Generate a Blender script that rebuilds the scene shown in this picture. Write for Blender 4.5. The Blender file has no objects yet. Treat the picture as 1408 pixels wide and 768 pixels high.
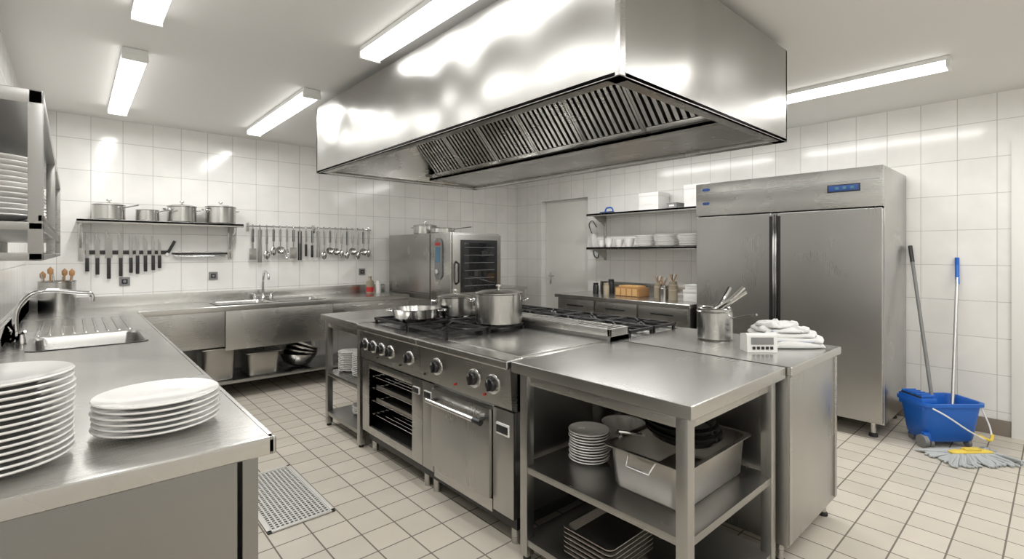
import bpy, bmesh, math, random
from mathutils import Vector, Matrix
random.seed(7)
S=bpy.context.scene
XL,XR,YN,YB,ZC=-0.30,5.30,-1.6,5.85,2.63
# ---------------------------------------------------------------- materials
def newmat(name):
    m=bpy.data.materials.new(name); m.use_nodes=True
    nt=m.node_tree; return m,nt,nt.nodes["Principled BSDF"]
def plain(name,col,rough=.5,metal=0,emit=None,es=0,coat=0,trans=0,noise=0.0):
    m,nt,b=newmat(name)
    b.inputs["Base Color"].default_value=(*col,1); b.inputs["Roughness"].default_value=rough
    b.inputs["Metallic"].default_value=metal
    if coat: b.inputs["Coat Weight"].default_value=coat; b.inputs["Coat Roughness"].default_value=.05
    if trans: b.inputs["Transmission Weight"].default_value=trans
    if emit: b.inputs["Emission Color"].default_value=(*emit,1); b.inputs["Emission Strength"].default_value=es
    if noise:
        n=nt.nodes.new("ShaderNodeTexNoise"); n.inputs["Scale"].default_value=18; n.inputs["Detail"].default_value=4
        tc=nt.nodes.new("ShaderNodeTexCoord"); nt.links.new(tc.outputs["Object"],n.inputs["Vector"])
        r=nt.nodes.new("ShaderNodeMapRange"); r.inputs[3].default_value=max(0,rough-noise); r.inputs[4].default_value=rough+noise
        nt.links.new(n.outputs["Fac"],r.inputs[0]); nt.links.new(r.outputs[0],b.inputs["Roughness"])
    return m
def steelmat(name,base,r0,r1,scale,aniso=0.0,rot=0.0,blotch=3.5,warp=0.0,wscale=(3,3,.5),warm=.955):
    m,nt,b=newmat(name); L=nt.links
    tc=nt.nodes.new("ShaderNodeTexCoord"); mp=nt.nodes.new("ShaderNodeMapping"); mp.inputs["Scale"].default_value=scale
    L.new(tc.outputs["Object"],mp.inputs[0])
    n=nt.nodes.new("ShaderNodeTexNoise"); n.inputs["Scale"].default_value=1; n.inputs["Detail"].default_value=2
    L.new(mp.outputs[0],n.inputs["Vector"])
    n2=nt.nodes.new("ShaderNodeTexNoise"); n2.inputs["Scale"].default_value=blotch; n2.inputs["Detail"].default_value=1
    L.new(tc.outputs["Object"],n2.inputs["Vector"])
    q0=nt.nodes.new("ShaderNodeMath"); q0.operation='MULTIPLY'; q0.inputs[1].default_value=.35; L.new(n.outputs["Fac"],q0.inputs[0])
    mx=nt.nodes.new("ShaderNodeMath"); mx.operation='ADD'; L.new(q0.outputs[0],mx.inputs[0]); L.new(n2.outputs["Fac"],mx.inputs[1])
    r=nt.nodes.new("ShaderNodeMapRange"); r.inputs[1].default_value=.3; r.inputs[2].default_value=1.05
    r.inputs[3].default_value=r0; r.inputs[4].default_value=r1
    L.new(mx.outputs[0],r.inputs[0]); L.new(r.outputs[0],b.inputs["Roughness"])
    cr=nt.nodes.new("ShaderNodeMapRange"); cr.inputs[1].default_value=.3; cr.inputs[2].default_value=1.05
    cr.inputs[3].default_value=base*1.04; cr.inputs[4].default_value=base*.95
    L.new(mx.outputs[0],cr.inputs[0])
    cc=nt.nodes.new("ShaderNodeCombineColor"); 
    for i,k in enumerate((1,.5+.5*warm+.01,warm)):
        q=nt.nodes.new("ShaderNodeMath"); q.operation='MULTIPLY'; q.inputs[1].default_value=k
        L.new(cr.outputs[0],q.inputs[0]); L.new(q.outputs[0],cc.inputs[i])
    L.new(cc.outputs[0],b.inputs["Base Color"])
    b.inputs["Metallic"].default_value=1
    if aniso:
        b.inputs["Anisotropic"].default_value=aniso; b.inputs["Anisotropic Rotation"].default_value=rot
        tg=nt.nodes.new("ShaderNodeTangent"); tg.direction_type='RADIAL'; tg.axis='Z'; L.new(tg.outputs[0],b.inputs["Tangent"])
    if warp:
        m2=nt.nodes.new("ShaderNodeMapping"); m2.inputs["Scale"].default_value=wscale; m2.inputs["Rotation"].default_value=(.12,.12,0); L.new(tc.outputs["Object"],m2.inputs[0])
        n3=nt.nodes.new("ShaderNodeTexNoise"); n3.inputs["Scale"].default_value=1; n3.inputs["Detail"].default_value=0; L.new(m2.outputs[0],n3.inputs["Vector"])
        bp=nt.nodes.new("ShaderNodeBump"); bp.inputs["Strength"].default_value=1; bp.inputs["Distance"].default_value=warp
        L.new(n3.outputs["Fac"],bp.inputs["Height"]); L.new(bp.outputs[0],b.inputs["Normal"])
    return m
def tilemat(name,axes,w,h,c1,c2,mort,msize,rough,bump=.3,off=(0,0)):
    m,nt,b=newmat(name); L=nt.links
    tc=nt.nodes.new("ShaderNodeTexCoord"); sp=nt.nodes.new("ShaderNodeSeparateXYZ"); cb=nt.nodes.new("ShaderNodeCombineXYZ")
    L.new(tc.outputs["Object"],sp.inputs[0])
    for i,a in enumerate(axes):
        q=nt.nodes.new("ShaderNodeMath"); q.operation='ADD'; q.inputs[1].default_value=off[i]+20*(w if i==0 else h)
        L.new(sp.outputs["XYZ".index(a)],q.inputs[0]); L.new(q.outputs[0],cb.inputs[i])
    br=nt.nodes.new("ShaderNodeTexBrick"); br.offset=0; br.squash=1
    br.inputs["Scale"].default_value=1; br.inputs["Brick Width"].default_value=w; br.inputs["Row Height"].default_value=h
    br.inputs["Mortar Size"].default_value=msize; br.inputs["Mortar Smooth"].default_value=.2; br.inputs["Bias"].default_value=0
    br.inputs["Color1"].default_value=(*c1,1); br.inputs["Color2"].default_value=(*c2,1); br.inputs["Mortar"].default_value=(*mort,1)
    L.new(cb.outputs[0],br.inputs["Vector"])
    n=nt.nodes.new("ShaderNodeTexNoise"); n.inputs["Scale"].default_value=5; n.inputs["Detail"].default_value=6; L.new(tc.outputs["Object"],n.inputs["Vector"])
    mr=nt.nodes.new("ShaderNodeMapRange"); mr.inputs[1].default_value=.3; mr.inputs[2].default_value=.7; mr.inputs[3].default_value=.95; mr.inputs[4].default_value=1.03
    L.new(n.outputs["Fac"],mr.inputs[0])
    mul=nt.nodes.new("ShaderNodeVectorMath"); mul.operation='SCALE'; L.new(br.outputs["Color"],mul.inputs[0]); L.new(mr.outputs[0],mul.inputs["Scale"])
    L.new(mul.outputs[0],b.inputs["Base Color"])
    rr_=nt.nodes.new("ShaderNodeMapRange"); rr_.inputs[3].default_value=rough; rr_.inputs[4].default_value=.8
    L.new(br.outputs["Fac"],rr_.inputs[0]); L.new(rr_.outputs[0],b.inputs["Roughness"])
    bp=nt.nodes.new("ShaderNodeBump"); bp.invert=True; bp.inputs["Strength"].default_value=bump; bp.inputs["Distance"].default_value=.003
    L.new(br.outputs["Fac"],bp.inputs["Height"]); L.new(bp.outputs[0],b.inputs["Normal"])
    return m
W1,W2,WM=(.87,.86,.835),(.84,.83,.805),(.52,.51,.48)
M_back=tilemat("tile_back","XZ",.228,.28,W1,W2,WM,.0024,.14,off=(-.12,.10))
M_side=tilemat("tile_side","YZ",.228,.28,W1,W2,WM,.0024,.14,off=(-.10,.10))
M_floor=tilemat("tile_floor","XY",.178,.178,(.60,.55,.475),(.53,.49,.42),(.17,.15,.125),.0040,.42)
M_base=tilemat("tile_base","YZ",.25,.3,(.24,.20,.16),(.21,.18,.15),(.12,.1,.09),.003,.35)
M_ceil=plain("ceiling_paint",(.76,.75,.725),.7,noise=.05)
M_paint=plain("white_paint",(.82,.81,.78),.4,noise=.05)
ST=steelmat("steel_brushed",.53,.23,.32,(3,3,420),.5)
STV=steelmat("steel_brushed_vertical",.47,.25,.34,(300,300,3),.4,.25,3.5,.006,(2.5,2.5,.3))
TOP=steelmat("steel_worktop",.60,.20,.30,(4,200,4),0,0,2.5)
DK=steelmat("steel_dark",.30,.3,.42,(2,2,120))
PANEL=steelmat("steel_panel",.31,.28,.36,(2,2,300),.4,0,3)
RACK=steelmat("steel_rack",.38,.24,.34,(3,3,300),.4)
HOOD=steelmat("steel_hood",.47,.30,.38,(2,2,300),.6,0,1.5,.09,(2.6,2.6,.22))
POT=steelmat("steel_pot",.55,.14,.26,(3,3,90))
PAN=steelmat("steel_pan",.42,.26,.4,(60,60,60),0,0,9,0,(1,1,1),.90)
CH=plain("chrome",(.72,.72,.72),.1,1)
IR=plain("cast_iron",(.02,.02,.021),.45,.3,noise=.1)
BK=plain("black_plastic",(.015,.015,.016),.35)
GL=plain("oven_glass",(.012,.013,.015),.06,coat=.6)
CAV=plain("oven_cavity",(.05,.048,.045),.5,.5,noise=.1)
CER=plain("porcelain",(.84,.83,.81),.12,coat=.4)
WH=plain("white_plastic",(.8,.8,.78),.4)
BLU=plain("blue_plastic",(.012,.13,.55),.35,noise=.08)
BLD=plain("blue_badge",(.02,.05,.16),.3)
YEL=plain("yellow_plastic",(.75,.56,.08),.4)
GRY=plain("grey_plastic",(.22,.22,.22),.5)
GRT=plain("grate_steel",(.62,.61,.58),.5,.5)
MOP=plain("mop_cotton",(.42,.44,.45),.95)
CLO=plain("cotton_cloth",(.74,.74,.73),.95)
CLB=plain("cotton_stripe",(.35,.42,.55),.95)
WOOD=plain("wood",(.38,.2,.08),.5,noise=.1)
CRATE=plain("bread_crate",(.62,.38,.16),.5,noise=.05)
BREAD=plain("bread",(.6,.36,.14),.7,noise=.1)
RUB=plain("rubber",(.02,.02,.02),.7)
JAR=plain("jar_glass",(.35,.3,.22),.1,coat=.5)
RED=plain("red_label",(.5,.03,.03),.4)
LCD=plain("lcd_blue",(.03,.08,.12),.2,emit=(.3,.6,.8),es=.12)
LAMP=plain("lamp_diffuser",(1,1,1),.5,emit=(1,.99,.965),es=3.6)
ALU=plain("aluminium_pole",(.6,.6,.6),.3,1)
# ---------------------------------------------------------------- builder
class B:
    def __init__(s,name,loc=None,rz=0,sc=1):
        s.name=name; s.loc=loc; s.rz=rz; s.sc=sc; s.v=[]; s.f=[]; s.mi=[]; s.mats=[]
    def idx(s,m):
        if m not in s.mats: s.mats.append(m)
        return s.mats.index(m)
    def add(s,vs,fs,m,M=None):
        o=len(s.v); i=s.idx(m)
        for p in vs:
            p=Vector(p); s.v.append(M@p if M else p)
        for f in fs: s.f.append([o+k for k in f]); s.mi.append(i)
    def box(s,x0,y0,z0,x1,y1,z1,m,bev=.003,M=None,seg=2):
        x0,x1=min(x0,x1),max(x0,x1); y0,y1=min(y0,y1),max(y0,y1); z0,z1=min(z0,z1),max(z0,z1)
        bm=bmesh.new(); bmesh.ops.create_cube(bm,size=1)
        for v in bm.verts: v.co=Vector(((v.co.x+.5)*(x1-x0)+x0,(v.co.y+.5)*(y1-y0)+y0,(v.co.z+.5)*(z1-z0)+z0))
        bev=min(bev,.35*min(x1-x0,y1-y0,z1-z0))
        if bev>0: bmesh.ops.bevel(bm,geom=bm.edges[:],offset=bev,segments=seg,affect='EDGES',profile=.7)
        bm.verts.ensure_lookup_table(); bm.verts.index_update()
        s.add([v.co.copy() for v in bm.verts],[[v.index for v in f.verts] for f in bm.faces],m,M); bm.free(); return s
    def loft(s,secs,m,c0=True,c1=True,M=None,closed=True):
        n=len(secs[0]); vs=[p for q in secs for p in q]; fs=[]
        for i in range(len(secs)-1):
            for j in range(n if closed else n-1):
                k=(j+1)%n; fs.append([i*n+j,i*n+k,(i+1)*n+k,(i+1)*n+j])
        if c0: fs.append(list(range(n))[::-1])
        if c1: fs.append([(len(secs)-1)*n+j for j in range(n)])
        s.add(vs,fs,m,M); return s
    def lathe(s,c,prof,m,seg=32,M=None,sx=1,sy=1):
        secs=[[(c[0]+max(r,1e-4)*sx*math.cos(2*math.pi*j/seg),c[1]+max(r,1e-4)*sy*math.sin(2*math.pi*j/seg),c[2]+z) for j in range(seg)] for r,z in prof]
        return s.loft(secs,m,True,True,M)
    def rr(s,cx,cy,secs,m,M=None,n=5):
        out=[]
        for w,d,r,z in secs:
            r=min(r,w/2-.0005,d/2-.0005); q=[]
            for a,(sx,sy) in enumerate(((1,1),(-1,1),(-1,-1),(1,-1))):
                for k in range(n+1):
                    t=math.pi/2*(a+k/n)
                    q.append((cx+sx*(w/2-r)+r*math.cos(t),cy+sy*(d/2-r)+r*math.sin(t),z))
            out.append(q)
        return s.loft(out,m,True,True,M)
    def cyl(s,p0,p1,r,m,r1=None,seg=20,M=None):
        return s.tube([p0,p1],[r,r if r1 is None else r1],m,seg,M=M)
    def tube(s,pts,r,m,seg=10,closed=False,sm=0,M=None,flat=1):
        P=[Vector(p) for p in pts]
        if sm:
            Q=[]; N=len(P)
            for i in range(N if closed else N-1):
                a=P[(i-1)%N] if closed or i>0 else P[0]; b=P[i]; c=P[(i+1)%N]; d=P[(i+2)%N] if closed or i+2<N else P[-1]
                for k in range(sm):
                    t=k/sm; Q.append(.5*((2*b)+(c-a)*t+(2*a-5*b+4*c-d)*t*t+(3*b-a-3*c+d)*t**3))
            if not closed: Q.append(P[-1])
            P=Q
        R=r if isinstance(r,(list,tuple)) else [r]*len(P)
        if len(R)!=len(P): R=[R[0]+(R[-1]-R[0])*i/(len(P)-1) for i in range(len(P))]
        secs=[]; up=None
        for i,p in enumerate(P):
            if closed: t=(P[(i+1)%len(P)]-P[i-1]).normalized()
            else: t=(P[min(i+1,len(P)-1)]-P[max(i-1,0)]).normalized()
            if up is None:
                up=Vector((0,0,1)) if abs(t.z)<.9 else Vector((1,0,0))
            u=(up-t*up.dot(t)).normalized(); up=u; w=t.cross(u)
            secs.append([p+(u*math.cos(2*math.pi*j/seg)*flat+w*math.sin(2*math.pi*j/seg))*R[i] for j in range(seg)])
        if closed: secs.append(secs[0])
        return s.loft(secs,m,not closed,not closed,M)
    def prism(s,poly,y0,y1,m,ax='y',M=None):
        def mk(a,b,t): return (a,t,b) if ax=='y' else ((t,a,b) if ax=='x' else (a,b,t))
        return s.loft([[mk(a,b,y0) for a,b in poly],[mk(a,b,y1) for a,b in poly]],m,True,True,M)
    def done(s,ang=38,keep=False):
        me=bpy.data.meshes.new(s.name+"_mesh")
        if s.loc is None and not keep:
            mn=Vector([min(v[i] for v in s.v) for i in range(3)]); mx=Vector([max(v[i] for v in s.v) for i in range(3)])
            o=Vector(((mn.x+mx.x)/2,(mn.y+mx.y)/2,mn.z))
        else: o=Vector((0,0,0))
        me.from_pydata([tuple((v-o)*s.sc) for v in s.v],[],s.f)
        for m in s.mats: me.materials.append(m)
        me.polygons.foreach_set("material_index",s.mi)
        bm=bmesh.new(); bm.from_mesh(me); bmesh.ops.remove_doubles(bm,verts=bm.verts,dist=1e-5); bmesh.ops.recalc_face_normals(bm,faces=bm.faces); bm.to_mesh(me); bm.free()
        me.polygons.foreach_set("use_smooth",[True]*len(me.polygons))
        me.set_sharp_from_angle(angle=math.radians(ang)); me.update()
        ob=bpy.data.objects.new(s.name,me); S.collection.objects.link(ob)
        if s.loc is not None: ob.location=s.loc; ob.rotation_euler=(0,0,s.rz)
        elif not keep: ob.location=o
        return ob
# ---------------------------------------------------------------- room
T=.15
B("floor").box(XL-T,YN-T,-.1,XR+T+.2,YB+T,0,M_floor,0).done(keep=True)
B("ceiling").box(XL-T,YN-T,ZC,XR+T+.2,YB+T,ZC+.1,M_ceil,0).done(keep=True)
B("wall_back").box(XL-T,YB,0,XR+T+.2,YB+T,ZC,M_back,0).done(keep=True)
B("wall_left").box(XL-T,YN,0,XL,YB,ZC,M_side,0).done(keep=True)
B("wall_near").box(XL-T,YN-T,0,XR+T+.2,YN,ZC,M_back,0).done(keep=True)
DY0,DY1,DZ=4.36,5.26,2.17
w=B("wall_right"); TR=.22
w.box(XR,YN,0,XR+TR,-.70,ZC,M_side,0); w.box(XR,-.70,2.17,XR+TR,.12,ZC,M_side,0)
w.box(XR,.12,0,XR+TR,DY0,ZC,M_side,0); w.box(XR,DY0,DZ,XR+TR,DY1,ZC,M_side,0); w.box(XR,DY1,0,XR+TR,YB,ZC,M_side,0)
w.done(keep=True)
def door(n,y0,y1,x,hy):
    d=B(n); d.box(x,y0,0.004,x+.045,y1,2.165,M_paint,.002)
    d.box(x-.012,hy-.02,.93,x,hy+.02,1.10,CH,.004)
    d.cyl((x-.012,hy,1.05),(x-.05,hy,1.05),.009,CH); d.tube([(x-.05,hy,1.05),(x-.05,hy-.11 if hy>y0+.3 else hy+.11,1.05)],.009,CH)
    d.done()
door("door_1",DY0+.005,DY1-.005,XR+.10,DY1-.1)
door("door_2",-.695,.115,XR+.03,.0)
t=B("trim_1")
for a,b_ in ((.12,.25),(-.83,-.70)): t.box(XR-.02,a,0,XR,b_,2.24,M_paint,.003)
t.box(XR-.02,-.70,2.17,XR,.12,2.24,M_paint,.003); t.done()
B("baseboard_right").box(XR-.012,.251,0,XR,4.35,.12,M_base,.004).done(keep=True)
B("baseboard_back").box(XL+.01,YB-.012,0,XR-.02,YB,.12,M_base,.004).done(keep=True)
def lamp(x,y0,y1,e):
    l=B("ceiling_light")
    l.box(x-.062,y0,ZC-.03,x+.062,y1,ZC-.001,WH,.004)
    for a,b_ in ((y0,y0+.02),(y1-.02,y1)): l.box(x-.066,a,ZC-.072,x+.066,b_,ZC-.028,WH,.01)
    pr=[(x-.062,ZC-.03),(x-.062,ZC-.055),(x-.05,ZC-.068),(x+.05,ZC-.068),(x+.062,ZC-.055),(x+.062,ZC-.03)]
    l.prism(pr,y0+.02,y1-.02,LAMP); l.done()
    a=bpy.data.lights.new("tube_light","AREA"); a.shape='RECTANGLE'; a.size=.10; a.size_y=(y1-y0)-.08; a.energy=e*1.08; a.color=(1,.99,.965)
    o=bpy.data.objects.new("tube_light",a); S.collection.objects.link(o); o.location=(x,(y0+y1)/2,ZC-.073)
for x,a,b_,e in ((.28,3.72,5.32,15),(.28,1.5,3.1,14),(1.34,3.75,5.35,14),(1.34,1.2,2.8,3.5),(4.12,.46,2.06,20),(4.12,2.35,3.95,23),(1.34,-1.1,.5,12),(4.12,-1.5,-.1,16),(.28,-1.1,.5,14),(2.75,-1.1,.5,10)):
    lamp(x,a,b_,e)
# ---------------------------------------------------------------- hood
h=B("exhaust_hood"); hx0,hx1,hy0,hy1,hz0,hz1=1.47,3.09,1.06,4.02,2.04,2.57
h.box(hx0,hy0,hz0,hx0+.02,hy1,hz1,HOOD); h.box(hx1-.02,hy0,hz0,hx1,hy1,hz1,HOOD)
h.box(hx0,hy0,hz0,hx1,hy0+.02,hz1,HOOD); h.box(hx0,hy1-.02,hz0,hx1,hy1,hz1,HOOD)
h.box(hx0+.005,hy0+.005,hz1-.02,hx1-.005,hy1-.005,hz1-.005,HOOD)
h.box(hx0+.25,hy0+.25,hz1-.01,hx1-.25,hy1-.25,ZC-.001,HOOD)
h.box(hx0-.003,hy0-.003,hz0+.002,hx0+.03,hy0+.02,hz1,ST,.001); 
rim=.07
h.box(hx0,hy0,hz0,hx0+rim,hy1,hz0+.02,ST); h.box(hx1-rim,hy0,hz0,hx1,hy1,hz0+.02,ST)
h.box(hx0,hy0,hz0,hx1,hy0+rim,hz0+.02,ST); h.box(hx0,hy1-rim,hz0,hx1,hy1,hz0+.02,ST)
h.prism([(hx0+rim,hz0+.02),(1.85,2.46),(1.83,2.47),(hx0+rim-.02,hz0+.03)],hy0+.03,hy1-.03,ST)
h.prism([(3.05,2.12),(2.54,2.085),(2.54,2.07),(3.05,2.06)],hy0+.03,hy1-.03,ST)
h.prism([(hy1-rim,hz0+.02),(3.66,2.46),(3.68,2.47),(hy1-rim+.03,hz0+.03)],hx0+.03,hx1-.03,ST,ax='x')
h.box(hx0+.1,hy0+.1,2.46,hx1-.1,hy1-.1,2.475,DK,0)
h.box(2.46,hy0+.06,2.062,2.55,3.90,2.085,ST); h.box(2.46,hy0+.06,2.062,2.47,3.90,2.12,ST)
A=Vector((2.14,0,2.45)); Bp=Vector((2.462,0,2.10)); dirv=(Bp-A); LEN=dirv.length; dirv.normalize(); nrm=Vector((0,1,0)).cross(dirv)
Mf=Matrix(((dirv.x,0,nrm.x,A.x),(0,1,0,0),(dirv.z,0,nrm.z,A.z),(0,0,0,1)))
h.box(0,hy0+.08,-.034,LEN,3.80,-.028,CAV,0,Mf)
npan=6; y0=hy0+.10; pw=(3.74-y0)/npan
for i in range(npan):
    a=y0+i*pw
    for q in (a,a+pw-.018): h.box(0,q,-.022,LEN,q+.016,.022,ST,.002,Mf)
    h.box(0,a,-.022,.025,a+pw,.02,ST,.002,Mf); h.box(LEN-.03,a,-.022,LEN,a+pw,.02,ST,.002,Mf)
    k=9; sp=(pw-.04)/k
    for j in range(k):
        c=a+.02+sp*(j+.5)
        h.prism([(c-sp*.32,-.012),(c-sp*.26,.014),(c+sp*.26,.014),(c+sp*.32,-.012),(c+sp*.18,.006),(c-sp*.18,.006)],.02,LEN-.02,ST,ax='x',M=Mf)
h.done()
# ---------------------------------------------------------------- left/back counter
def basin(b,x0,y0,x1,y1,z,dep,m):
    cx,cy,w_,d_=(x0+x1)/2,(y0+y1)/2,x1-x0,y1-y0
    b.rr(cx,cy,[(w_+.03,d_+.03,.06,z+.004),(w_+.0,d_+.0,.05,z+.003),(w_-.02,d_-.02,.05,z-.01),(w_-.04,d_-.04,.06,z-dep+.02),(w_-.09,d_-.09,.04,z-dep)],m)
    s_=b.f.pop(-2); b.mi.pop(-2)
    b.lathe((cx,cy,z-dep),[(.03,.0),(.03,.004),(.022,.004),(.02,.001),(0,.001)],CH)
def slab(b,x0,y0,x1,y1,z0,z1,holes,m,axis='y'):
    if axis=='y':
        cur=y0
        for (a,c,d,e) in sorted(holes,key=lambda q:q[1]):
            b.box(x0,cur,z0,x1,c,z1,m,.0); b.box(x0,c,z0,a,e,z1,m,0); b.box(d,c,z0,x1,e,z1,m,0); cur=e
        b.box(x0,cur,z0,x1,y1,z1,m,0)
    else:
        cur=x0
        for (a,c,d,e) in sorted(holes,key=lambda q:q[0]):
            b.box(cur,y0,z0,a,y1,z1,m,0); b.box(a,y0,z0,d,c,z1,m,0); b.box(a,e,z0,d,y1,z1,m,0); cur=d
        b.box(cur,y0,z0,x1,y1,z1,m,0)
c=B("sink_counter"); XF=.415; YF=5.2; CE=3.0
H1=(-.17,3.45,.31,3.98)
slab(c,XL+.003,1.46,XF-.015,YB-.003,.872,.9,[H1],TOP)
H2=(1.02,5.3,1.5,5.68); H3=(1.56,5.3,2.04,5.68)
slab(c,XF-.015,YF+.015,CE,YB-.003,.872,.9,[H2,H3],TOP,'x')
c.box(XF-.025,1.43,.852,XF,YF+.02,.9,TOP,.008,seg=3); c.box(XL+.003,1.43,.852,XF,1.465,.9,TOP,.008,seg=3)
c.box(XF-.02,YF,.852,CE,YF+.025,.9,TOP,.008,seg=3)
basin(c,*H1,.9,.2,RACK); basin(c,*H2,.9,.2,ST); basin(c,*H3,.9,.2,ST)
for i in range(9):
    x=-.16+i*.055; c.rr(x,4.5,[(.022,.86,.01,.899),(.014,.84,.006,.905)],TOP)
c.box(XL+.003,1.46,.9,XL+.02,YB-.003,1.0,TOP); c.box(XL+.02,YB-.022,.9,CE,YB-.003,1.0,TOP)
c.box(XL+.02,1.50,.1,.335,1.52,.85,PANEL); c.box(.345,1.49,.1,.385,1.53,.85,PANEL,.003)
for a,b_ in ((1.54,2.2),(2.205,2.85),(2.855,3.4)):
    c.box(.36,a,.12,.38,b_,.84,STV)
    c.box(.38,a+.05,.78,.40,b_-.05,.80,CH)
c.box(.36,3.42,.5,.38,5.2,.85,STV)
c.box(XL+.02,1.52,.1,.36,5.2,.12,ST)
for y in (1.56,3.38,5.0):
    for x in (-.2,.33): c.cyl((x,y,0),(x,y,.1),.02,ST)
c.box(XF,YF+.02,.52,1.06,YF+.035,.85,ST); c.box(1.065,YF+.012,.48,2.08,YF+.03,.85,ST); c.box(2.085,YF+.02,.6,CE,YF+.035,.85,ST)
for q in (2.4,2.7): c.box(q-.1,YF+.012,.80,q+.1,YF+.02,.815,CH)
c.box(.2,YF+.05,.155,CE,YB-.05,.185,RACK)
for x in (.45,2.06,2.93):
    for y in (YF+.07,YB-.08): c.box(x-.02,y-.02,0,x+.02,y+.02,.86,ST)
c.done()
def faucet(b,x,y,z,dx,dy,rise,reach):
    b.lathe((x,y,z),[(.028,0),(.028,.01),(.02,.02),(.017,.06),(0,.06)],CH,20)
    P=[(x,y,z+.03),(x,y,z+rise*.6),(x+dx*reach*.15,y+dy*reach*.15,z+rise*.92),(x+dx*reach*.4,y+dy*reach*.4,z+rise),(x+dx*reach*.8,y+dy*reach*.8,z+rise*.93),(x+dx*reach,y+dy*reach,z+rise*.88),(x+dx*reach*1.02,y+dy*reach*1.02,z+rise*.72)]
    b.tube(P,.013,CH,12,sm=5)
    for s_ in (-1,1):
        px,py=x-dy*s_*.08,y+dx*s_*.08
        b.lathe((px,py,z),[(.022,0),(.02,.03),(.014,.05),(.014,.06),(0,.062)],CH,16)
        b.tube([(px,py,z+.055),(px-dy*s_*.06,py+dx*s_*.06,z+.075)],[.008,.006],CH)
        b.tube([(x,y,z+.03),(px,py,z+.03)],.012,CH)
f=B("sink_faucet"); faucet(f,-.235,3.85,.9005,.93,.3,.28,.34); f.done()
f=B("sink_faucet"); faucet(f,1.53,5.75,.9005,0,-1,.3,.2); f.done()
# ---------------------------------------------------------------- plates
def plate_prof(r,z):
    return [(0,z),(.58*r,z),(.62*r,z+.004),(.985*r,z+.017),(r,z+.020),(.985*r,z+.023),(.66*r,z+.011),(.58*r,z+.008),(0,z+.008)]
def plates(x,y,z,r,n,sp=.011,name="plate_stack",jit=.003):
    b=B(name)
    for i in range(n):
        b.lathe((x+random.uniform(-jit,jit),y+random.uniform(-jit,jit),z),plate_prof(r,i*sp),CER,40 if r>.12 else 28)
    b.done(50)
plates(-.143,1.66,.901,.148,14,.0148,jit=.002)
plates(.185,1.74,.901,.152,6,.0150,jit=.003)
s=B("wall_plate_rack"); ra,rb,rx=1.68,3.9,-.055
for z0,z1 in ((1.455,1.475),(1.765,1.80)): s.box(XL+.002,ra,z0,rx,rb,z1,RACK)
for y in (ra,(ra+rb)/2,rb-.03):
    for x in (XL+.002,rx-.028): s.box(x,y,1.38,x+.028,y+.028,1.80,RACK)
s.box(rx-.012,ra,1.475,rx,rb,1.495,RACK); s.box(XL+.002,ra,1.38,rx,ra+.02,1.40,RACK); s.box(XL+.002,rb-.02,1.38,rx,rb,1.40,RACK); s.box(rx-.02,ra,1.38,rx,rb,1.395,RACK)
s.done()
for y in (1.84,2.08,2.32,2.56,2.97,3.21,3.45,3.69): plates(-.182,y,1.476,.105,12,.0135)
b=B("utensil_container"); cx,cy=-.10,5.66
b.lathe((cx,cy,.901),[(.12,0),(.12,.25),(.126,.255),(.12,.26),(.114,.255),(.114,.01),(0,.01)],POT)
for i in range(8):
    a=i*.8; p=(cx+.06*math.cos(a),cy+.06*math.sin(a),.92); q=(cx+.1*math.cos(a+.3),cy+.1*math.sin(a+.3),1.2+.02*(i%3))
    b.tube([p,q],.007,WOOD if i%2 else POT)
    if i%2: b.lathe(q,[(0,-.03),(.018,-.01),(.02,.02),(0,.045)],WOOD,12,sy=.4)
b.done()
# ---------------------------------------------------------------- pots
def pot(b,x,y,z,r,hh,m=POT,lid=False,ears=None,handle=None,hl=.2):
    b.lathe((x,y,z),[(r*.93,0),(r,.008),(r,hh-.004),(r+.005,hh),(r,hh+.003),(r-.005,hh-.002),(r-.005,.012),(r*.9,.008),(0,.008)],m,40)
    if lid:
        b.lathe((x,y,z+hh+.002),[(r+.004,0),(r+.004,.005),(r*.7,.018),(.02,.024),(.008,.026),(.008,.04),(.02,.045),(.018,.055),(0,.057)],m,40)
    if ears is not None:
        for s_ in (0,math.pi):
            a=ears+s_; u=Vector((math.cos(a),math.sin(a),0)); v=Vector((-u.y,u.x,0)); c0=Vector((x,y,z+hh*.78))
            b.tube([c0+u*(r-.003)+v*.04,c0+u*(r+.03)+v*.035+Vector((0,0,.006)),c0+u*(r+.04)+Vector((0,0,.008)),c0+u*(r+.03)-v*.035+Vector((0,0,.006)),c0+u*(r-.003)-v*.04],.0055,CH,8,sm=4)
    if handle is not None:
        u=Vector((math.cos(handle),math.sin(handle),0)); c0=Vector((x,y,z+hh*.8))
        b.tube([c0+u*(r-.002),c0+u*(r+.05)+Vector((0,0,.012)),c0+u*(r+hl)+Vector((0,0,.03))],[.008,.011],CH,8,sm=4,flat=.6)
SH=1.69
s=B("wall_shelf"); s.box(.02,5.56,SH-.022,1.30,YB-.003,SH,ST); s.box(.02,5.56,SH-.035,1.30,5.575,SH,ST)
for x in (.05,1.23):
    s.box(x-.015,YB-.02,SH-.36,x+.015,YB-.003,SH-.02,ST); s.prism([(5.6,SH-.02),(YB-.01,SH-.02),(YB-.01,SH-.25),(YB-.03,SH-.25),(5.6,SH-.05)],x-.008,x+.008,ST,ax='x')
s.done()
for x,r,hh,k in ((.24,.118,.13,0),(.52,.09,.105,0),(.79,.12,.15,1),(1.12,.135,.165,1)):
    b=B("lidded_pot" if k else "saucepan"); pot(b,x,5.70,SH+.001,r,hh,lid=bool(k) or x<.3,ears=.3 if k else None,handle=None if k else -.75,hl=.15); b.done()
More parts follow.
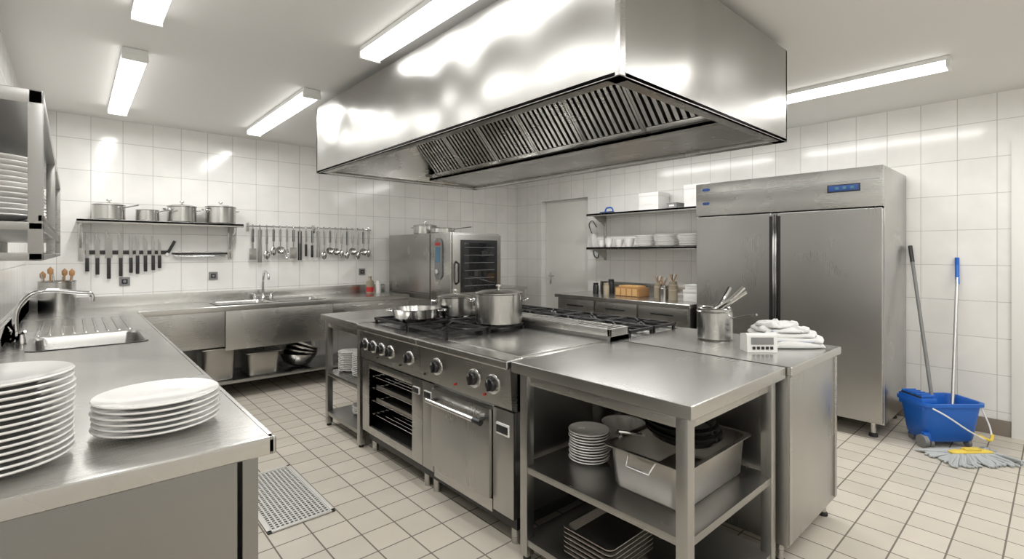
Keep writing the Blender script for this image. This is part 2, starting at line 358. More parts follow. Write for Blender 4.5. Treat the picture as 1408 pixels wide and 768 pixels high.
b=B("utensil_bar");b.box(.75,YB-.03,1.385,1.2,YB-.003,1.41,ST); b.cyl((.72,YB-.045,1.39),(1.2,YB-.045,1.39),.009,BK)
b.tube([(.74,YB-.05,1.37),(1.18,YB-.05,1.36)],.010,CH); b.done()
b=B("magnetic_knife_strip"); b.box(.08,YB-.016,1.385,.70,YB-.003,1.42,BK); b.done()
KX=[(.095,.18,.12,.024),(.165,.19,.15,.032),(.245,.20,.19,.05),(.33,.20,.17,.034),(.405,.18,.14,.026),(.455,.17,.17,.024),(.515,.17,.15,.030),(.575,.17,.14,.024),(.625,.14,.12,.022)]
for x,bl,hl,wd in KX:
    k=B("kitchen_knife"); y=YB-.0175; zt=1.40+bl; zh=1.37-(.02 if bl>.17 else 0)
    k.prism([(x-wd/2,zh),(x-wd/2,zt-bl*.15),(x-wd/2+.004,zt),(x+wd/2,zt-bl*.45),(x+wd/2,zh)],y-.0025,y,RACK)
    k.box(x-.014,y-.016,zh-hl,x+.014,y+.0,zh+.002,BK,.004)
    k.done()
k=B("kitchen_knife"); Mk=Matrix.Translation((.68,YB-.0175,1.37))@Matrix.Rotation(math.radians(25),4,'Y')
k.prism([(-.012,0),(-.012,.02),(0,.05),(.012,.02),(.012,0)],-.0025,0,CH,M=Mk); k.box(-.013,-.014,.03,.013,0,.16,BK,.004,M=Mk); k.done()
b=B("utensil_rail"); b.cyl((1.38,YB-.05,1.685),(2.80,YB-.05,1.685),.009,CH)
for x in (1.40,2.1,2.79): b.tube([(x,YB-.003,1.685),(x,YB-.05,1.685)],.008,CH); b.box(x-.015,YB-.008,1.63,x+.015,YB-.003,1.72,ST)
b.done()
kinds=["spatula","tongs","spoon","spoon","ladle","whisk","spatula","tongs","knife","knife","tongs","spoon","ladle","ladle","spoon","spoon","ladle","spoon","ladle","spoon"]
names={"spatula":"kitchen_spatula","spoon":"serving_spoon","ladle":"hanging_ladle","whisk":"wire_whisk","tongs":"kitchen_tongs","knife":"sharpening_steel"}
for i,kd in enumerate(kinds):
    x=1.44+i*(1.32/19); L=.20+.07*random.random(); y=YB-.064; z=1.674; b=B(names[kd])
    b.tube([(x,y+.014,z+.024),(x,y+.002,z+.020),(x,y-.002,z-.01),(x,y-.002,z-L)],.006,RACK,8,sm=2,flat=1)
    b.box(x-.011,y-.006,z-L*.7,x+.011,y+.002,z-.02,RACK if i%3 else BK,.002)
    zb=z-L
    if kd=="spatula":
        b.box(x-.034,y-.004,zb-.12,x+.034,y,zb,RACK,.001)
    elif kd=="spoon": b.lathe((x,y,zb-.04),[(0,-.055),(.022,-.04),(.036,0),(.026,.03),(0,.045)],POT,16,sy=.3)
    elif kd=="ladle":
        Ml=Matrix.Translation((x,y-.02,zb-.03))@Matrix.Rotation(math.radians(60),4,'X')
        b.lathe((0,0,0),[(0,-.04),(.034,-.028),(.05,0),(.047,0),(.03,-.024),(0,-.035)],POT,20,M=Ml)
    elif kd=="whisk":
        for a in range(5):
            t_=a*math.pi/5; ux,uy=math.cos(t_),math.sin(t_)*.8
            b.tube([(x,y,zb),(x+.028*ux,y+.028*uy,zb-.08),(x,y,zb-.13),(x-.028*ux,y-.028*uy,zb-.08),(x,y,zb)],.002,CH,5,sm=4)
    elif kd=="tongs":
        for s_ in (-1,1): b.box(x+s_*.012-.009,y-.004,zb-.12,x+s_*.012+.009,y+.001,z-.03,BK if i==7 else RACK,.001)
    else: b.box(x-.013,y-.008,zb-.1,x+.013,y+.006,zb+.04,BK,.004)
    b.done()
for x,z in ((.36,1.13),(1.08,1.16),(2.70,1.16)):
    b=B("wall_outlet"); b.box(x-.04,YB-.012,z-.04,x+.04,YB-.001,z+.04,GRY,.004); b.box(x-.022,YB-.016,z-.022,x+.022,YB-.01,z+.022,BK,.003); b.lathe((0,0,0),[(.012,0),(.012,.004),(0,.004)],GRY,16,M=Matrix.Translation((x,YB-.016,z))@Matrix.Rotation(math.pi/2,4,'X')); b.done()
b=B("soap_bottle"); b.lathe((2.72,5.66,.901),[(.045,0),(.048,.01),(.048,.14),(.02,.17),(.018,.19),(.02,.19),(.02,.21),(0,.21)],JAR,20); b.lathe((2.72,5.66,.92),[(.049,0),(.049,.06),(0,.06)],RED,20)
b.tube([(2.72,5.66,1.1),(2.72,5.66,1.16),(2.68,5.64,1.16)],.006,WH); b.done()
b=B("seasoning_jar"); b.lathe((2.82,5.64,.901),[(.03,0),(.032,.12),(.026,.13),(.026,.15),(0,.15)],WH,20); b.done()
def hotel(b,cx,cy,z,w_,d_,hh,m=POT,M=None):
    b.rr(cx,cy,[(w_-.08,d_-.08,.03,z),(w_-.055,d_-.055,.05,z+.015),(w_-.035,d_-.035,.05,z+hh-.006),(w_,d_,.03,z+hh-.004),(w_,d_,.03,z+hh),(w_-.035,d_-.035,.05,z+hh),(w_-.045,d_-.045,.05,z+hh-.01),(w_-.065,d_-.065,.05,z+.02),(w_-.09,d_-.09,.03,z+.006)],m,M)
for x,w_,hh in ((1.03,.32,.30),(1.42,.34,.22)):
    b=B("food_pan"); hotel(b,x,5.45,.187,w_,.36,hh,PAN); b.rr(x,5.45,[(w_+.004,.364,.03,.188+hh),(w_+.004,.364,.03,.196+hh),(w_-.04,.32,.03,.204+hh)],TOP); b.tube([(x-.04,5.45,.2+hh),(x-.03,5.45,.225+hh),(x+.03,5.45,.225+hh),(x+.04,5.45,.2+hh)],.005,CH,8); b.done()
b=B("mixing_bowl_stack")
for i in range(4):
    Mb=Matrix.Translation((1.80+.015*i,5.47,.285+.035*i))@Matrix.Rotation(.12+.12*i,4,'Y')
    r=.185-.01*i
    b.lathe((0,0,-.09),[(.06,0),(r*.7,.03),(r*.95,.1),(r+.008,.13),(r,.133),(r*.92,.1),(r*.66,.035),(0,.008)],POT,32,M=Mb)
b.done()
b=B("drain_pipe")
for x in (1.26,1.8): b.tube([(x,5.49,.69),(x,5.49,.58),(x,5.6,.53),(x,5.75,.56),(x,5.83,.56)],.022,WH,12,sm=4)
b.done()
# ---------------------------------------------------------------- combi oven
b=B("combi_oven"); ox0,ox1,oy0,oy1,oz0,oz1=3.04,3.74,4.38,5.78,.86,1.62
b.box(ox0+.02,oy0+.05,.12,ox1-.02,oy1-.02,.15,ST)
for x in (ox0+.04,ox1-.04):
    for y in (oy0+.05,oy1-.05): b.box(x-.025,y-.025,0,x+.025,y+.025,oz0,ST)
b.box(ox0,oy0+.03,oz0,ox1,oy1,oz1,STV,.008); b.box(ox0-.004,oy0+.42,oz0+.01,ox0,oy0+.428,oz1-.01,BK,.0)
b.box(ox0-.002,oy0+.43,oz0+.07,ox0,oy1-.03,oz0+.074,BK,0)
b.box(ox0-.012,oy0,oz0+.01,ox0+.02,oy0+.40,oz1,ST,.006)
b.rr(0,0,[(.46,.15,.06,0),(.46,.15,.06,.012),(.44,.13,.05,.018)],GRY,M=Matrix.Translation((ox0-.012,oy0+.22,1.33))@Matrix.Rotation(-math.pi/2,4,'Y'))
b.box(ox0-.034,oy0+.175,1.29,ox0-.028,oy0+.265,1.46,LCD,.002); b.box(ox0-.033,oy0+.17,1.48,ox0-.028,oy0+.27,1.51,RED,.001)
b.lathe((0,0,0),[(.03,0),(.028,.02),(0,.022)],CH,20,M=Matrix.Translation((ox0-.028,oy0+.22,1.19))@Matrix.Rotation(-math.pi/2,4,'Y'))
b.box(ox0,oy0,oz0+.01,ox1,oy0+.03,oz1-.02,STV,.006)
b.box(ox0+.12,oy0-.006,oz0+.1,ox1-.06,oy0,oz1-.08,BK,.01); b.box(ox0+.15,oy0-.009,oz0+.13,ox1-.09,oy0-.005,oz1-.11,GL,.004)
for k in range(6): b.box(ox0+.17,oy0-.0105,oz0+.17+k*.085,ox1-.11,oy0-.009,oz0+.174+k*.085,GRY,0)
b.tube([(ox0+.06,oy0,oz0+.2),(ox0+.06,oy0-.05,oz0+.22),(ox0+.06,oy0-.05,oz0+.42),(ox0+.06,oy0,oz0+.44)],.012,BK,10)
b.done()
for x,y,r,hh in ((3.22,5.20,.14,.10),(3.22,4.82,.14,.06)):
    b=B("frying_pan" if hh<.07 else "stock_pot"); pot(b,x,y,oz1+.002,r,hh,lid=hh>.07,ears=2.2 if hh>.07 else None,handle=-.75 if hh<.07 else None); b.done()
b=B("side_counter"); b.box(3.8,5.25,.86,5.0,YB-.003,.9,TOP,.006); b.box(3.82,5.29,.1,4.98,YB-.02,.86,ST)
for x in (4.05,4.4,4.75): b.box(x-.1,5.282,.78,x+.1,5.29,.79,CH,.002)
for x in (3.85,4.95): 
    for y in (5.33,5.78): b.cyl((x,y,0),(x,y,.1),.02,ST)
b.done()
for x,r,hh,m in ((3.95,.05,.14,JAR),(4.1,.06,.1,WOOD),(4.3,.05,.13,WH),(4.45,.045,.1,JAR),(4.6,.06,.12,POT)):
    b=B("storage_jar"); b.lathe((x,5.5,.901),[(r,0),(r,hh*.8),(r*.8,hh*.85),(r*.85,hh*.86),(r*.85,hh),(0,hh)],m,20); b.done()
# ---------------------------------------------------------------- island
def table(name,x0,y0,x1,y1,zs,leg=.045,th=.05):
    b=B(name); b.box(x0,y0,.9-th,x1,y1,.9,TOP,.007,seg=3)
    i=.03
    for x in (x0+i,x1-i-leg):
        for y in (y0+i,y1-i-leg): b.box(x,y,.02,x+leg,y+leg,.9-th,STV,.003); b.cyl((x+leg/2,y+leg/2,0),(x+leg/2,y+leg/2,.03),.018,RUB)
    for z in zs: b.box(x0+i+.004,y0+i+.004,z-.03,x1-i-.004,y1-i-.004,z,RACK,.003)
    b.box(x0+i+leg,y0+i+.01,.9-th-.05,x1-i-leg,y0+i+.025,.9-th,ST,.002)
    b.box(x0+i+.01,y0+i+leg,.9-th-.05,x0+i+.025,y1-i-leg,.9-th,ST,.002)
    b.done()
table("prep_table",1.50,3.315,3.03,4.02,[.44,.12])
plates(1.70,3.62,.441,.10,12,.014); plates(1.68,3.86,.441,.09,11,.014); plates(1.75,3.70,.121,.11,5,.012); plates(2.0,3.70,.441,.10,12,.012)
# ---------------------------------------------------------------- range
R=B("commercial_range"); ry0,ry1=1.70,3.30; fx=1.55
def knob(y,z,x=1.513,r=.027):
    Mk=Matrix.Translation((x,y,z))@Matrix.Rotation(-math.pi/2,4,'Y')
    R.lathe((0,0,0),[(r*1.4,-.006),(r*1.4,.003),(r*1.2,.006),(0,.006)],CH,24,M=Mk)
    R.lathe((0,0,.006),[(r,0),(r*.95,.012),(r*.8,.02),(0,.021)],BK,24,M=Mk)
    R.box(-r*.85,-.006,.02,r*.85,.006,.036,BK,.003,M=Mk); R.box(r*.4,-.0015,.036,r*.8,.0015,.0368,WH,0,M=Mk)
R.box(fx+.55,ry0,.15,3.03,ry1,.86,DK)
R.box(fx,ry0,.15,fx+.56,ry0+.02,.86,DK); R.box(fx,ry1-.02,.15,fx+.56,ry1,.86,ST)
R.box(fx,2.50,.15,fx+.56,2.52,.86,DK); R.box(fx,ry0+.02,.15,fx+.56,ry1-.02,.17,DK); R.box(fx,ry0+.02,.62,fx+.56,ry1-.02,.86,DK)
R.box(fx+.02,ry0+.02,.17,fx+.55,2.5,.62,DK)
for a,b_ in ((ry0,2.498),(2.502,ry1)):
    R.prism([(1.508,.862),(1.520,.665),(1.56,.65),(1.6,.65),(1.6,.862)],a,b_,ST)
    R.box(1.485,a,.858,1.60,b_,.90,TOP,.012,seg=4)
for i,y in enumerate((3.22,3.10,2.98,2.86,2.62,2.32,1.98,1.83)): knob(y,.765,x=1.511,r=.03 if i<5 else .034)
for y in (3.04,2.74,2.45,2.15,1.90):
    R.lathe((0,0,0),[(.007,0),(.006,.006),(0,.006)],RED if y<2.2 else BK,12,M=Matrix.Translation((1.516,y,.70))@Matrix.Rotation(-math.pi/2,4,'Y'))
R.box(fx-.02,3.20,.15,fx,ry1,.65,ST); R.box(fx-.02,2.62,.60,fx,3.20,.65,ST); R.box(fx-.02,2.62,.15,fx,3.20,.20,ST); R.box(fx-.02,2.502,.15,fx,2.62,.65,ST)
R.box(fx+.45,2.53,.19,fx+.46,3.27,.62,CAV,0)
for z in (.28,.37,.46,.54):
    for y in (2.6+.03,3.19): R.box(fx,y-.006,z-.006,fx+.44,y+.006,z+.006,CH,.001)
    for k in range(12): R.cyl((fx+.01+.036*k,2.62,z),(fx+.01+.036*k,3.2,z),.0025,CH,seg=6)
R.box(fx+.01,2.66,.372,fx+.40,3.15,.38,PAN,.002); R.box(fx+.01,2.66,.372,fx+.02,3.15,.40,PAN,.002)
R.box(fx+.01,2.66,.462,fx+.40,3.15,.47,PAN,.002); R.box(fx+.01,2.66,.462,fx+.02,3.15,.49,PAN,.002)
R.box(fx-.026,2.53,.56,fx-.018,2.60,.60,WH,.002); R.box(fx-.03,2.535,.565,fx-.02,2.595,.595,BK,.002)
R.box(fx-.02,2.38,.15,fx,2.498,.65,STV); R.box(fx-.02,ry0,.15,fx,1.85,.65,STV)
R.box(fx-.04,1.856,.20,fx,2.374,.635,STV,.006); R.box(fx-.02,1.856,.13,fx,2.374,.195,ST)
R.box(fx-.026,2.40,.555,fx-.018,2.475,.60,WH,.002); R.box(fx-.03,2.405,.56,fx-.02,2.47,.595,BK,.002)
R.box(fx-.026,1.73,.53,fx-.018,1.82,.585,WH,.002); R.box(fx-.03,1.735,.54,fx-.02,1.815,.575,BK,.002)
R.cyl((fx-.085,1.88,.58),(fx-.085,2.35,.58),.013,CH)
for y in (1.90,2.33): R.tube([(fx-.03,y,.58),(fx-.085,y,.58)],.010,BK); 
R.cyl((fx-.085,1.865,.58),(fx-.085,1.92,.58),.016,BK)
R.box(fx+.02,ry0+.02,.08,2.9,ry1-.02,.15,BK)
for y in (ry0+.06,2.45,2.55,ry1-.06):
    for x in (fx+.05,2.95): R.cyl((x,y,0),(x,y,.15),.022,ST)
GB=2.36
R.box(1.59,ry0,.86,2.26,GB,.895,TOP,.004); R.box(1.60,ry0+.03,.893,2.24,GB-.02,.903,TOP,.006)
R.box(1.59,GB,.86,2.26,ry1,.885,ST,.004); R.box(2.26,ry0,.86,3.05,ry1,.885,ST,.004)
R.box(3.0,ry0,.86,3.05,ry1,.90,TOP,.006)
R.box(2.26,ry0,.86,2.45,ry1,.925,DK,.004); R.box(2.262,ry0,.92,2.28,ry1,.965,ST,.003); R.box(2.43,ry0,.92,2.448,ry1,.965,ST,.003)
R.box(2.262,ry0,.86,2.448,ry0+.02,.965,ST,.003)
k=40
for i in range(k):
    y=ry0+.035+(ry1-ry0-.05)*i/(k-1); R.box(2.28,y-.007,.925,2.43,y+.007,.960,ST,.003)
def grate(cx,cy,wx,wy,z=.937):
    t=.008; z0=z-.018
    for s_ in (-1,1):
        R.box(cx-wx/2,cy+s_*(wy/2-t)-t/1,z0,cx+wx/2,cy+s_*(wy/2-t)+t,z,IR,.003); R.box(cx+s_*(wx/2-t)-t,cy-wy/2,z0,cx+s_*(wx/2-t)+t,cy+wy/2,z,IR,.003)
    for k in range(8):
        a=k*math.pi/4; r0=.035; r1=min(wx/2/max(abs(math.cos(a)),.01),wy/2/max(abs(math.sin(a)),.01))-.01
        R.box(r0,-.006,-.016,r1,.006,0,IR,.002,M=Matrix.Translation((cx,cy,z))@Matrix.Rotation(a,4,'Z'))
    for sx in (-1,1):
        for sy in (-1,1): R.box(cx+sx*(wx/2-.012)-.008,cy+sy*(wy/2-.012)-.008,.885,cx+sx*(wx/2-.012)+.008,cy+sy*(wy/2-.012)+.008,z-.01,IR,.002)
    R.lathe((cx,cy,.885),[(.06,0),(.06,.006),(.045,.012),(.045,.02),(.03,.026),(0,.026)],IR,24); R.lathe((cx,cy,.885),[(.13,0),(.125,.003),(0,.003)],DK,24)
for x in (1.765,2.085):
    for y in (2.60,3.06): grate(x,y,.31,.45)
for x in (2.595,2.86):
    for y in (1.90,2.30,2.70,3.10): grate(x,y,.26,.385)
R.done()
b=B("saute_pan"); b.lathe((1.77,2.97,.938),[(.12,0),(.15,.02),(.165,.075),(.17,.08),(.16,.078),(.145,.024),(.115,.006),(0,.006)],POT,40)
for s_ in (0,math.pi):
    u=Vector((math.cos(2.4+s_),math.sin(2.4+s_),0)); v=Vector((-u.y,u.x,0)); c0=Vector((1.77,2.97,1.005))
    b.tube([c0+u*.155+v*.04,c0+u*.2+v*.03,c0+u*.2-v*.03,c0+u*.155-v*.04],.005,CH,8,sm=4)
b.done()
b=B("stew_pot"); pot(b,2.10,2.98,.938,.13,.135,lid=True,ears=2.4,handle=None); b.done()
b=B("soup_pot"); pot(b,2.09,2.47,.938,.155,.195,lid=True,ears=2.5); b.done()
# ---------------------------------------------------------------- prep table & right cabinet
table("prep_table",1.50,.80,2.315,1.685,[.43,.10])
K=B("steel_cabinet"); kx0,kx1,ky0,ky1=2.33,3.05,.78,1.69
K.box(kx0,ky0,.86,kx1,ky1,.9,TOP,.006,seg=3); K.box(kx0+.015,ky0+.02,.10,kx1-.02,ky1-.01,.86,STV,.004)
K.box(kx0+.02,ky0+.014,.11,kx0+.05,ky0+.022,.85,ST,.002); K.box(kx1-.05,ky0+.014,.11,kx1-.02,ky0+.022,.85,ST,.002)
K.box(kx1-.021,ky0+.03,.12,kx1-.012,1.23,.85,STV); K.box(kx1-.021,1.235,.12,kx1-.012,ky1-.02,.85,STV)
for x in (kx0+.06,kx1-.06):
    for y in (ky0+.07,ky1-.07): K.cyl((x,y,.02),(x,y,.1),.016,ST); K.lathe((x,y,0),[(.024,0),(.024,.012),(.014,.022),(0,.022)],RUB,16)
K.done()
plates(1.80,1.47,.431,.095,11,.0125); 
b=B("ceramic_basin"); b.lathe((2.08,1.48,.431),[(.05,0),(.09,.05),(.105,.11),(.108,.112),(.1,.108),(.085,.05),(0,.006)],CER,32); b.done()
b=B("roasting_pan",loc=(1.935,1.09,.431)); hotel(b,0,0,0,.58,.38,.175,PAN)
b.tube([(-.28,-.06,.165),(-.31,-.05,.13),(-.31,.05,.13),(-.28,.06,.165)],.005,CH,8); b.tube([(.28,-.06,.165),(.31,-.05,.13),(.31,.05,.13),(.28,.06,.165)],.005,CH,8); b.done()
b=B("round_tray_stack")
for i in range(5):
    r=.163-.004*i; Mb=Matrix.Translation((1.99-.01*i,1.10,.600+.016*i))@Matrix.Rotation(.06,4,'X')
    b.lathe((0,0,0),[(r*.8,0),(r*.86,.006),(r*.98,.03),(r,.033),(r*.96,.031),(r*.84,.009),(0,.006)],POT if i%2==0 else CAV,40,M=Mb)
b.tube([(1.84,1.2,.61),(1.76,1.28,.625),(1.70,1.22,.63)],[.008,.01],CH,8,sm=3)
b.done()
b=B("tray_stack")
for i in range(6): b.rr(1.72,1.30,[(.26,.2,.02,.101+i*.02),(.30,.24,.03,.128+i*.02),(.32,.26,.03,.129+i*.02),(.32,.26,.03,.133+i*.02),(.29,.23,.03,.132+i*.02),(.25,.19,.02,.105+i*.02)],PAN)
b.done()
b=B("small_saucepan"); pot(b,2.78,1.34,.901,.098,.16,handle=-1.5,hl=.13); pot(b,2.78,1.34,1.035,.09,.045)
for k,(dx,dy,dz) in enumerate(((.17,-.10,.12),(.14,-.02,.14),(.10,-.12,.15))):
    b.tube([(2.76,1.33+.02*k,1.05),(2.76+dx*.5,1.33+dy*.5,1.05+dz*.5),(2.76+dx,1.33+dy,1.05+dz)],[.008,.014],CH,8,sm=4)
b.done()
b=B("kitchen_timer",loc=(2.60,1.03,.901),rz=-.75)
b.prism([(-.05,0),(.035,0),(.03,.085),(-.03,.095),(-.045,.085)],-.075,.075,WH,ax='x'); 
Mt=Matrix.Translation((0,-.0485,.045))@Matrix.Rotation(math.radians(87),4,'X')
b.box(-.055,-.005,0,.055,.03,.003,GRY,.001,M=Mt)
for k in range(5): b.box(-.05+.022*k,-.03,0,-.036+.022*k,-.015,.004,BK,.001,M=Mt)
b.done()
b=B("folded_towels",loc=(2.875,1.0,.901),rz=-.8)
random.seed(3)
for i,(w_,d_,zz,hh,ox,oy,rt) in enumerate(((.34,.24,0,.026,0,0,.05),(.33,.22,.026,.024,.01,.005,-.08),(.30,.21,.05,.024,-.01,.01,.12),(.26,.19,.074,.022,-.02,.02,-.05),(.2,.15,.096,.022,-.03,.03,.5))):
    Mt=Matrix.Translation((ox,oy,0))@Matrix.Rotation(rt,4,'Z')
    secs=[]
    for kk,(ins,z) in enumerate(((.02,0),(.002,.15),(0,.5),(.004,.85),(.025,1))):
        n=64; q=[]
        for j in range(n):
            a=2*math.pi*j/n; ca,sa=math.cos(a),math.sin(a); e=.35
            X=math.copysign(abs(ca)**e,ca)*(w_/2-ins); Y=math.copysign(abs(sa)**e,sa)*(d_/2-ins)
            q.append((X*(1+.03*math.sin(5*a+i)),Y*(1+.05*math.sin(7*a+i*2)),zz+z*hh+ (.008*math.sin(3*a+i)*z+.004*math.sin(11*a+2*i)*z if kk>0 else 0)))
        secs.append(q)
    for f_ in (.75,.5,.25): secs.append([(p[0]*f_,p[1]*f_,zz+hh+.004+.006*math.sin(6*math.pi*j/64*f_*2+i)+.003*math.sin(22*math.pi*j/64)) for j,p in enumerate(secs[4])])
    b.loft(secs,CLO,M=Mt)
    if i in(1,3): b.box(-w_*.3,-d_/2-.002,zz+.006,w_*.3,-d_/2+.002,zz+.010,CLB,.001,M=Mt)
b.done(70)
# ---------------------------------------------------------------- fridge
F=B("double_door_refrigerator"); a0,a1,g0,g1,gt=4.456,5.27,.875,2.335,2.05
F.box(a0+.05,g0,.11,a1,g1,gt,STV,.006)
F.box(a0,g0,1.745,a0+.05,g1,gt,ST,.006)
mid=(g0+g1)/2+.02
F.box(a0,g0+.004,.13,a0+.05,mid-.03,1.735,STV,.01,seg=3); F.box(a0,mid+.03,.13,a0+.05,g1-.004,1.735,STV,.01,seg=3)
F.box(a0+.03,mid-.03,.13,a0+.05,mid+.03,1.735,ST)
for s_ in (-1,1): F.box(a0-.004,mid+s_*.033-.012,.16,a0+.006,mid+s_*.033+.012,1.71,BK,.003); 
F.box(a0-.012,mid-.016,.14,a0+.03,mid-.002,1.73,CH,.004); F.box(a0-.012,mid+.002,.14,a0+.03,mid+.016,1.73,CH,.004)
F.box(a0-.006,g0+.14,1.87,a0,g0+.36,1.93,BK,.003); F.box(a0-.008,g0+.15,1.878,a0-.004,g0+.35,1.922,BLD,.002)
for k in range(3): F.box(a0-.010,g0+.18+k*.05,1.89,a0-.006,g0+.205+k*.05,1.91,LCD,.001)
F.box(a0-.002,g0+.02,1.95,a0,g1-.02,1.956,GRY,0)
for z,y,w_ in ((1.99,g1-.10,.045),(1.86,g1-.10,.04)): 
    F.rr(0,0,[(.026,w_*1.6,.013,0),(.026,w_*1.6,.013,.003)],BLD,M=Matrix.Translation((a0,y,z))@Matrix.Rotation(-math.pi/2,4,'Y'))
for x in (a0+.1,a1-.08):
    for y in (g0+.08,g1-.08): F.cyl((x,y,.02),(x,y,.11),.02,ST); F.lathe((x,y,0),[(.03,0),(.03,.015),(.02,.03),(0,.03)],RUB,16)
F.done()
# ---------------------------------------------------------------- right wall counter and shelves
b=B("wall_counter"); wx=4.38; b.box(wx,2.36,.86,XR-.014,4.12,.9,TOP,.006,seg=3)
b.box(wx+.05,2.38,.10,XR-.02,4.10,.86,DK); b.box(XR-.03,2.36,.9,XR-.014,4.12,1.02,TOP,.003)
for i in range(3):
    y=2.40+i*.57; b.box(wx+.03,y,.68,wx+.05,y+.55,.85,ST); b.box(wx+.02,y+.15,.77,wx+.03,y+.4,.785,BK,.003); b.box(wx+.03,y,.12,wx+.05,y+.55,.67,ST)
for x in (wx+.1,5.2):
    for y in (2.45,4.0): b.cyl((x,y,0),(x,y,.1),.02,ST)
b.done()
s=B("wall_shelf")
for z in (1.47,1.90):
    s.box(4.98,2.36,z-.025,XR-.003,4.12,z,TOP); s.box(4.98,2.36,z-.035,4.992,4.12,z,TOP)
    for y in (2.45,4.05): s.prism([(5.02,z-.025),(XR-.004,z-.025),(XR-.004,z-.15),(XR-.02,z-.15)],y-.006,y+.006,ST)
for y in (2.45,4.05): s.box(XR-.02,y-.015,1.3,XR-.003,y+.015,1.95,ST)
s.done()
def cbox(x,y,z,a,b_,c_,name="storage_box",m=WH):
    q=B(name); q.box(x-a/2,y-b_/2,z,x+a/2,y+b_/2,z+c_*.8,m,.006); q.box(x-a/2-.004,y-b_/2-.004,z+c_*.78,x+a/2+.004,y+b_/2+.004,z+c_,m,.006); q.box(x-a/2-.002,y-b_/4,z+c_*.3,x-a/2,y+b_/4,z+c_*.6,CER,.0005); q.done()
cbox(5.14,3.22,1.902,.24,.26,.2); cbox(5.14,2.62,1.902,.24,.30,.24); cbox(5.12,2.92,1.902,.2,.12,.06,"storage_box",GRY)
b=B("scrub_brush"); b.box(5.08,3.80,1.902,5.16,3.98,1.925,BLD,.008); b.tube([(5.12,3.92,1.925),(5.12,3.9,1.97),(5.12,3.82,1.97),(5.12,3.8,1.925)],.01,BLU,8,sm=3)
b.box(5.085,3.81,1.9015,5.155,3.97,1.905,WH,.001); b.done()
for y,r,hh in ((4.0,.055,.08),(3.88,.055,.11),(3.72,.06,.09),(3.57,.07,.1)):
    b=B("ceramic_bowl"); 
    for k in range(2): b.lathe((5.14,y,1.472+k*.022),[(r*.5,0),(r*.8,hh*.3),(r,hh*.8),(r*1.02,hh*.8),(r*.95,hh*.78),(r*.72,hh*.3),(0,.008)],CER,24)
    b.done()
plates(5.13,3.34,1.472,.115,9,.014); plates(5.13,3.05,1.472,.13,9,.0145); plates(5.13,2.76,1.472,.12,9,.0145); plates(5.13,2.50,1.472,.11,11,.0145)
for x,y,r,hh,m in ((4.75,3.78,.035,.13,BK),(4.78,3.68,.035,.15,BK),(4.72,3.60,.035,.14,JAR),(4.95,3.7,.04,.17,BK),(4.8,2.95,.05,.16,JAR),(4.95,2.86,.05,.18,JAR),(4.72,2.84,.05,.15,POT),(4.7,2.72,.045,.14,JAR)):
    b=B("spice_jar" if r<.045 else "utensil_jar"); b.lathe((x,y,.901),[(r,0),(r,hh*.75),(r*.8,hh*.82),(r*.85,hh*.83),(r*.85,hh),(0,hh)],m,20)
    if r>=.05:
        for k in range(4): b.tube([(x,y,.9+hh*.9),(x+.03*math.cos(k*1.6),y+.04*math.sin(k*1.6),.9+hh+.08)],.006,WOOD if k%2 else CH,8)
    b.done()
b=B("wooden_bread_box"); b.box(4.7,3.14,.901,4.92,3.46,1.0,WOOD,.01)
for k in range(4): b.box(4.695,3.16+k*.075,.91,4.7,3.22+k*.075,.99,CRATE,.002)
b.box(4.73,3.17,1.0,4.89,3.43,1.02,BREAD,.01); b.done()
cbox(4.75,2.5,.901,.18,.16,.12); cbox(4.75,2.5,1.022,.16,.13,.05)
b=B("wall_telephone"); b.box(XR-.05,4.19,1.45,XR-.002,4.27,1.66,WH,.012); b.tube([(XR-.06,4.21,1.46),(XR-.075,4.21,1.55),(XR-.06,4.21,1.65)],.014,WH,10,sm=4)
b.tube([(XR-.03,4.26,1.66),(XR-.03,4.31,1.78),(XR-.03,4.25,1.83),(XR-.03,4.18,1.74)],.006,BK,8,sm=6)
b.tube([(XR-.03,4.23,1.46),(XR-.03,4.22,1.36),(XR-.03,4.16,1.33),(XR-.03,4.15,1.42),(XR-.03,4.2,1.46)],.007,BK,8,sm=6); b.done()
# ---------------------------------------------------------------- mop bucket
b=B("mop_bucket",loc=(4.77,.60,0),rz=math.radians(-41.8),sc=.9)
b.rr(0,0,[(.34,.22,.05,.045),(.38,.26,.06,.07),(.46,.31,.07,.33),(.50,.34,.07,.335),(.50,.34,.07,.36),(.465,.305,.07,.36),(.44,.29,.06,.34),(.36,.24,.05,.08),(.3,.2,.04,.06)],BLU)
b.box(-.24,-.12,.30,-.12,.12,.39,BLU,.01); b.box(-.235,-.1,.385,-.13,.1,.40,BK,.004)
for k in range(5): b.box(-.23,-.1+k*.046,.39,-.12,-.085+k*.046,.415,BLU,.003)
for sx in (-1,1):
    for sy in (-1,1):
        b.box(sx*.15-.02,sy*.085-.02,.04,sx*.15+.02,sy*.085+.02,.07,BLU,.004)
        b.cyl((sx*.15-.012,sy*.09,.03),(sx*.15+.012,sy*.09,.03),.03,GRY)
b.cyl((-.235,-.10,.05),(-.20,-.10,.05),.05,GRY); b.box(-.22,-.12,.05,-.15,-.08,.12,BLU,.01)
b.tube([(-.2,-.17,.33),(-.12,-.21,.28),(.06,-.22,.16),(.2,-.22,.10),(.26,-.16,.18),(.24,-.1,.33)],.006,WH,8,sm=6)
b.tube([(.12,-.21,.135),(.2,-.225,.10),(.25,-.19,.13)],.011,YEL,8,sm=4)
b.done()
b=B("mop_handle"); b.tube([(4.78,.62,.12),(5.262,.846,1.44)],.0125,GRY,12); b.tube([(5.22,.826,1.32),(5.268,.849,1.455)],.015,BK,12); b.lathe((4.78,.62,.085),[(.05,0),(.045,.05),(.02,.09),(0,.09)],MOP,16); b.done()
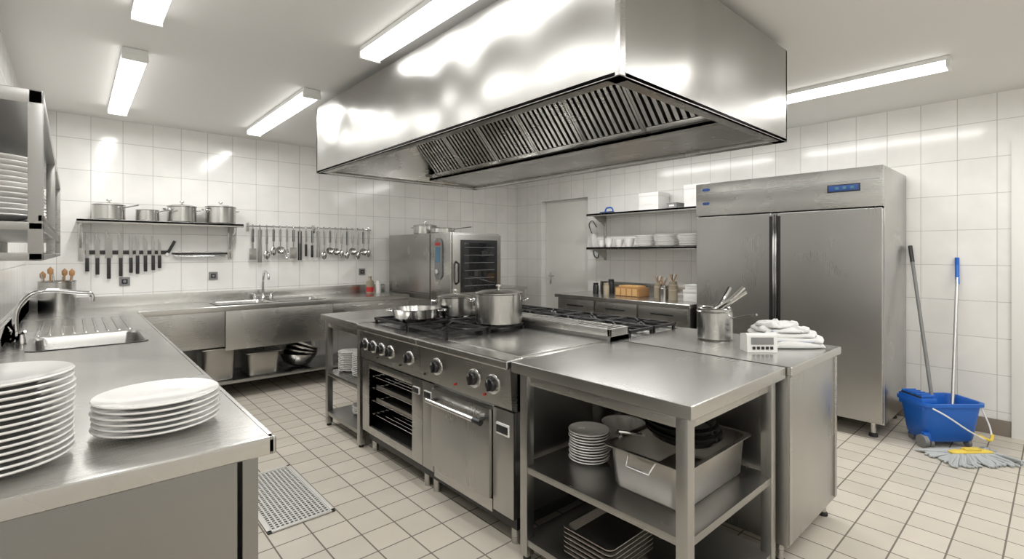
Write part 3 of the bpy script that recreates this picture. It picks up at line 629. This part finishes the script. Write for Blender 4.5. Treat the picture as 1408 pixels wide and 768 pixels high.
b=B("broom_handle"); b.tube([(4.86,.54,.12),(5.24,.55,1.20)],.012,ALU,12); b.tube([(5.225,.548,1.15),(5.278,.5552,1.30)],.014,BLU,12);b.tube([(5.278,.5552,1.30),(5.28,.5555,1.36)],.014,BLU,12); b.lathe((4.86,.54,.09),[(.04,0),(.035,.05),(.015,.08),(0,.08)],MOP,16); b.done()
b=B("floor_mop",loc=(4.55,.41,0),rz=math.radians(-40))
random.seed(5)
for k in range(170):
    x=-.17+.34*random.random()
    s_=-1 if k%2 else 1; L=random.uniform(.08,.16); e=x+x*.55*L/.15
    b.tube([(x*.8,s_*.01,.034),(x,s_*L*.4,.030+random.random()*.012),(e,s_*L*.8,.016),(e+random.uniform(-.03,.03),s_*L,.009)],.008,MOP,6,sm=2)
for k in range(50):
    s_=-1 if k%2 else 1; y=random.uniform(-.09,.09)
    b.tube([(s_*.12,y*.3,.032),(s_*.19,y*.8,.022),(s_*random.uniform(.2,.27),y,.009)],.008,MOP,6,sm=2)
b.rr(0,0,[(.28,.05,.02,.036),(.29,.055,.02,.05),(.22,.035,.015,.06)],YEL); b.box(-.05,-.02,.055,.06,.02,.072,YEL,.005)
b.done()
b=B("floor_drain_grate"); gx0,gx1,gy0,gy1=.72,1.06,2.62,3.38
b.box(gx0,gy0,.001,gx1,gy1,.003,BK,0)
for q in ((gx0,gy0,gx0+.02,gy1),(gx1-.02,gy0,gx1,gy1),(gx0,gy0,gx1,gy0+.02),(gx0,gy1-.02,gx1,gy1)): b.box(q[0],q[1],.001,q[2],q[3],.010,GRT,.001)
n=15
for i in range(1,n): x=gx0+(gx1-gx0)*i/n; b.box(x-.0045,gy0+.01,.003,x+.0045,gy1-.01,.007,GRT,0)
n=32
for i in range(1,n): y=gy0+(gy1-gy0)*i/n; b.box(gx0+.01,y-.0045,.003,gx1-.01,y+.0045,.0068,GRT,0)
b.done()
# ---------------------------------------------------------------- world, camera
wd=bpy.data.worlds.new("world"); S.world=wd; wd.use_nodes=True
wd.node_tree.nodes["Background"].inputs[0].default_value=(.9,.95,1,1); wd.node_tree.nodes["Background"].inputs[1].default_value=.3
cam=bpy.data.cameras.new("camera"); co=bpy.data.objects.new("camera",cam); S.collection.objects.link(co)
co.location=(0,0,1.4); co.rotation_euler=(math.pi/2,0,math.radians(-41.8))
cam.sensor_width=36; cam.lens=36*675/1408; cam.shift_y=-37/1408; cam.clip_start=.03
S.camera=co
S.view_settings.view_transform='Standard'; S.view_settings.look='None'; S.view_settings.exposure=0
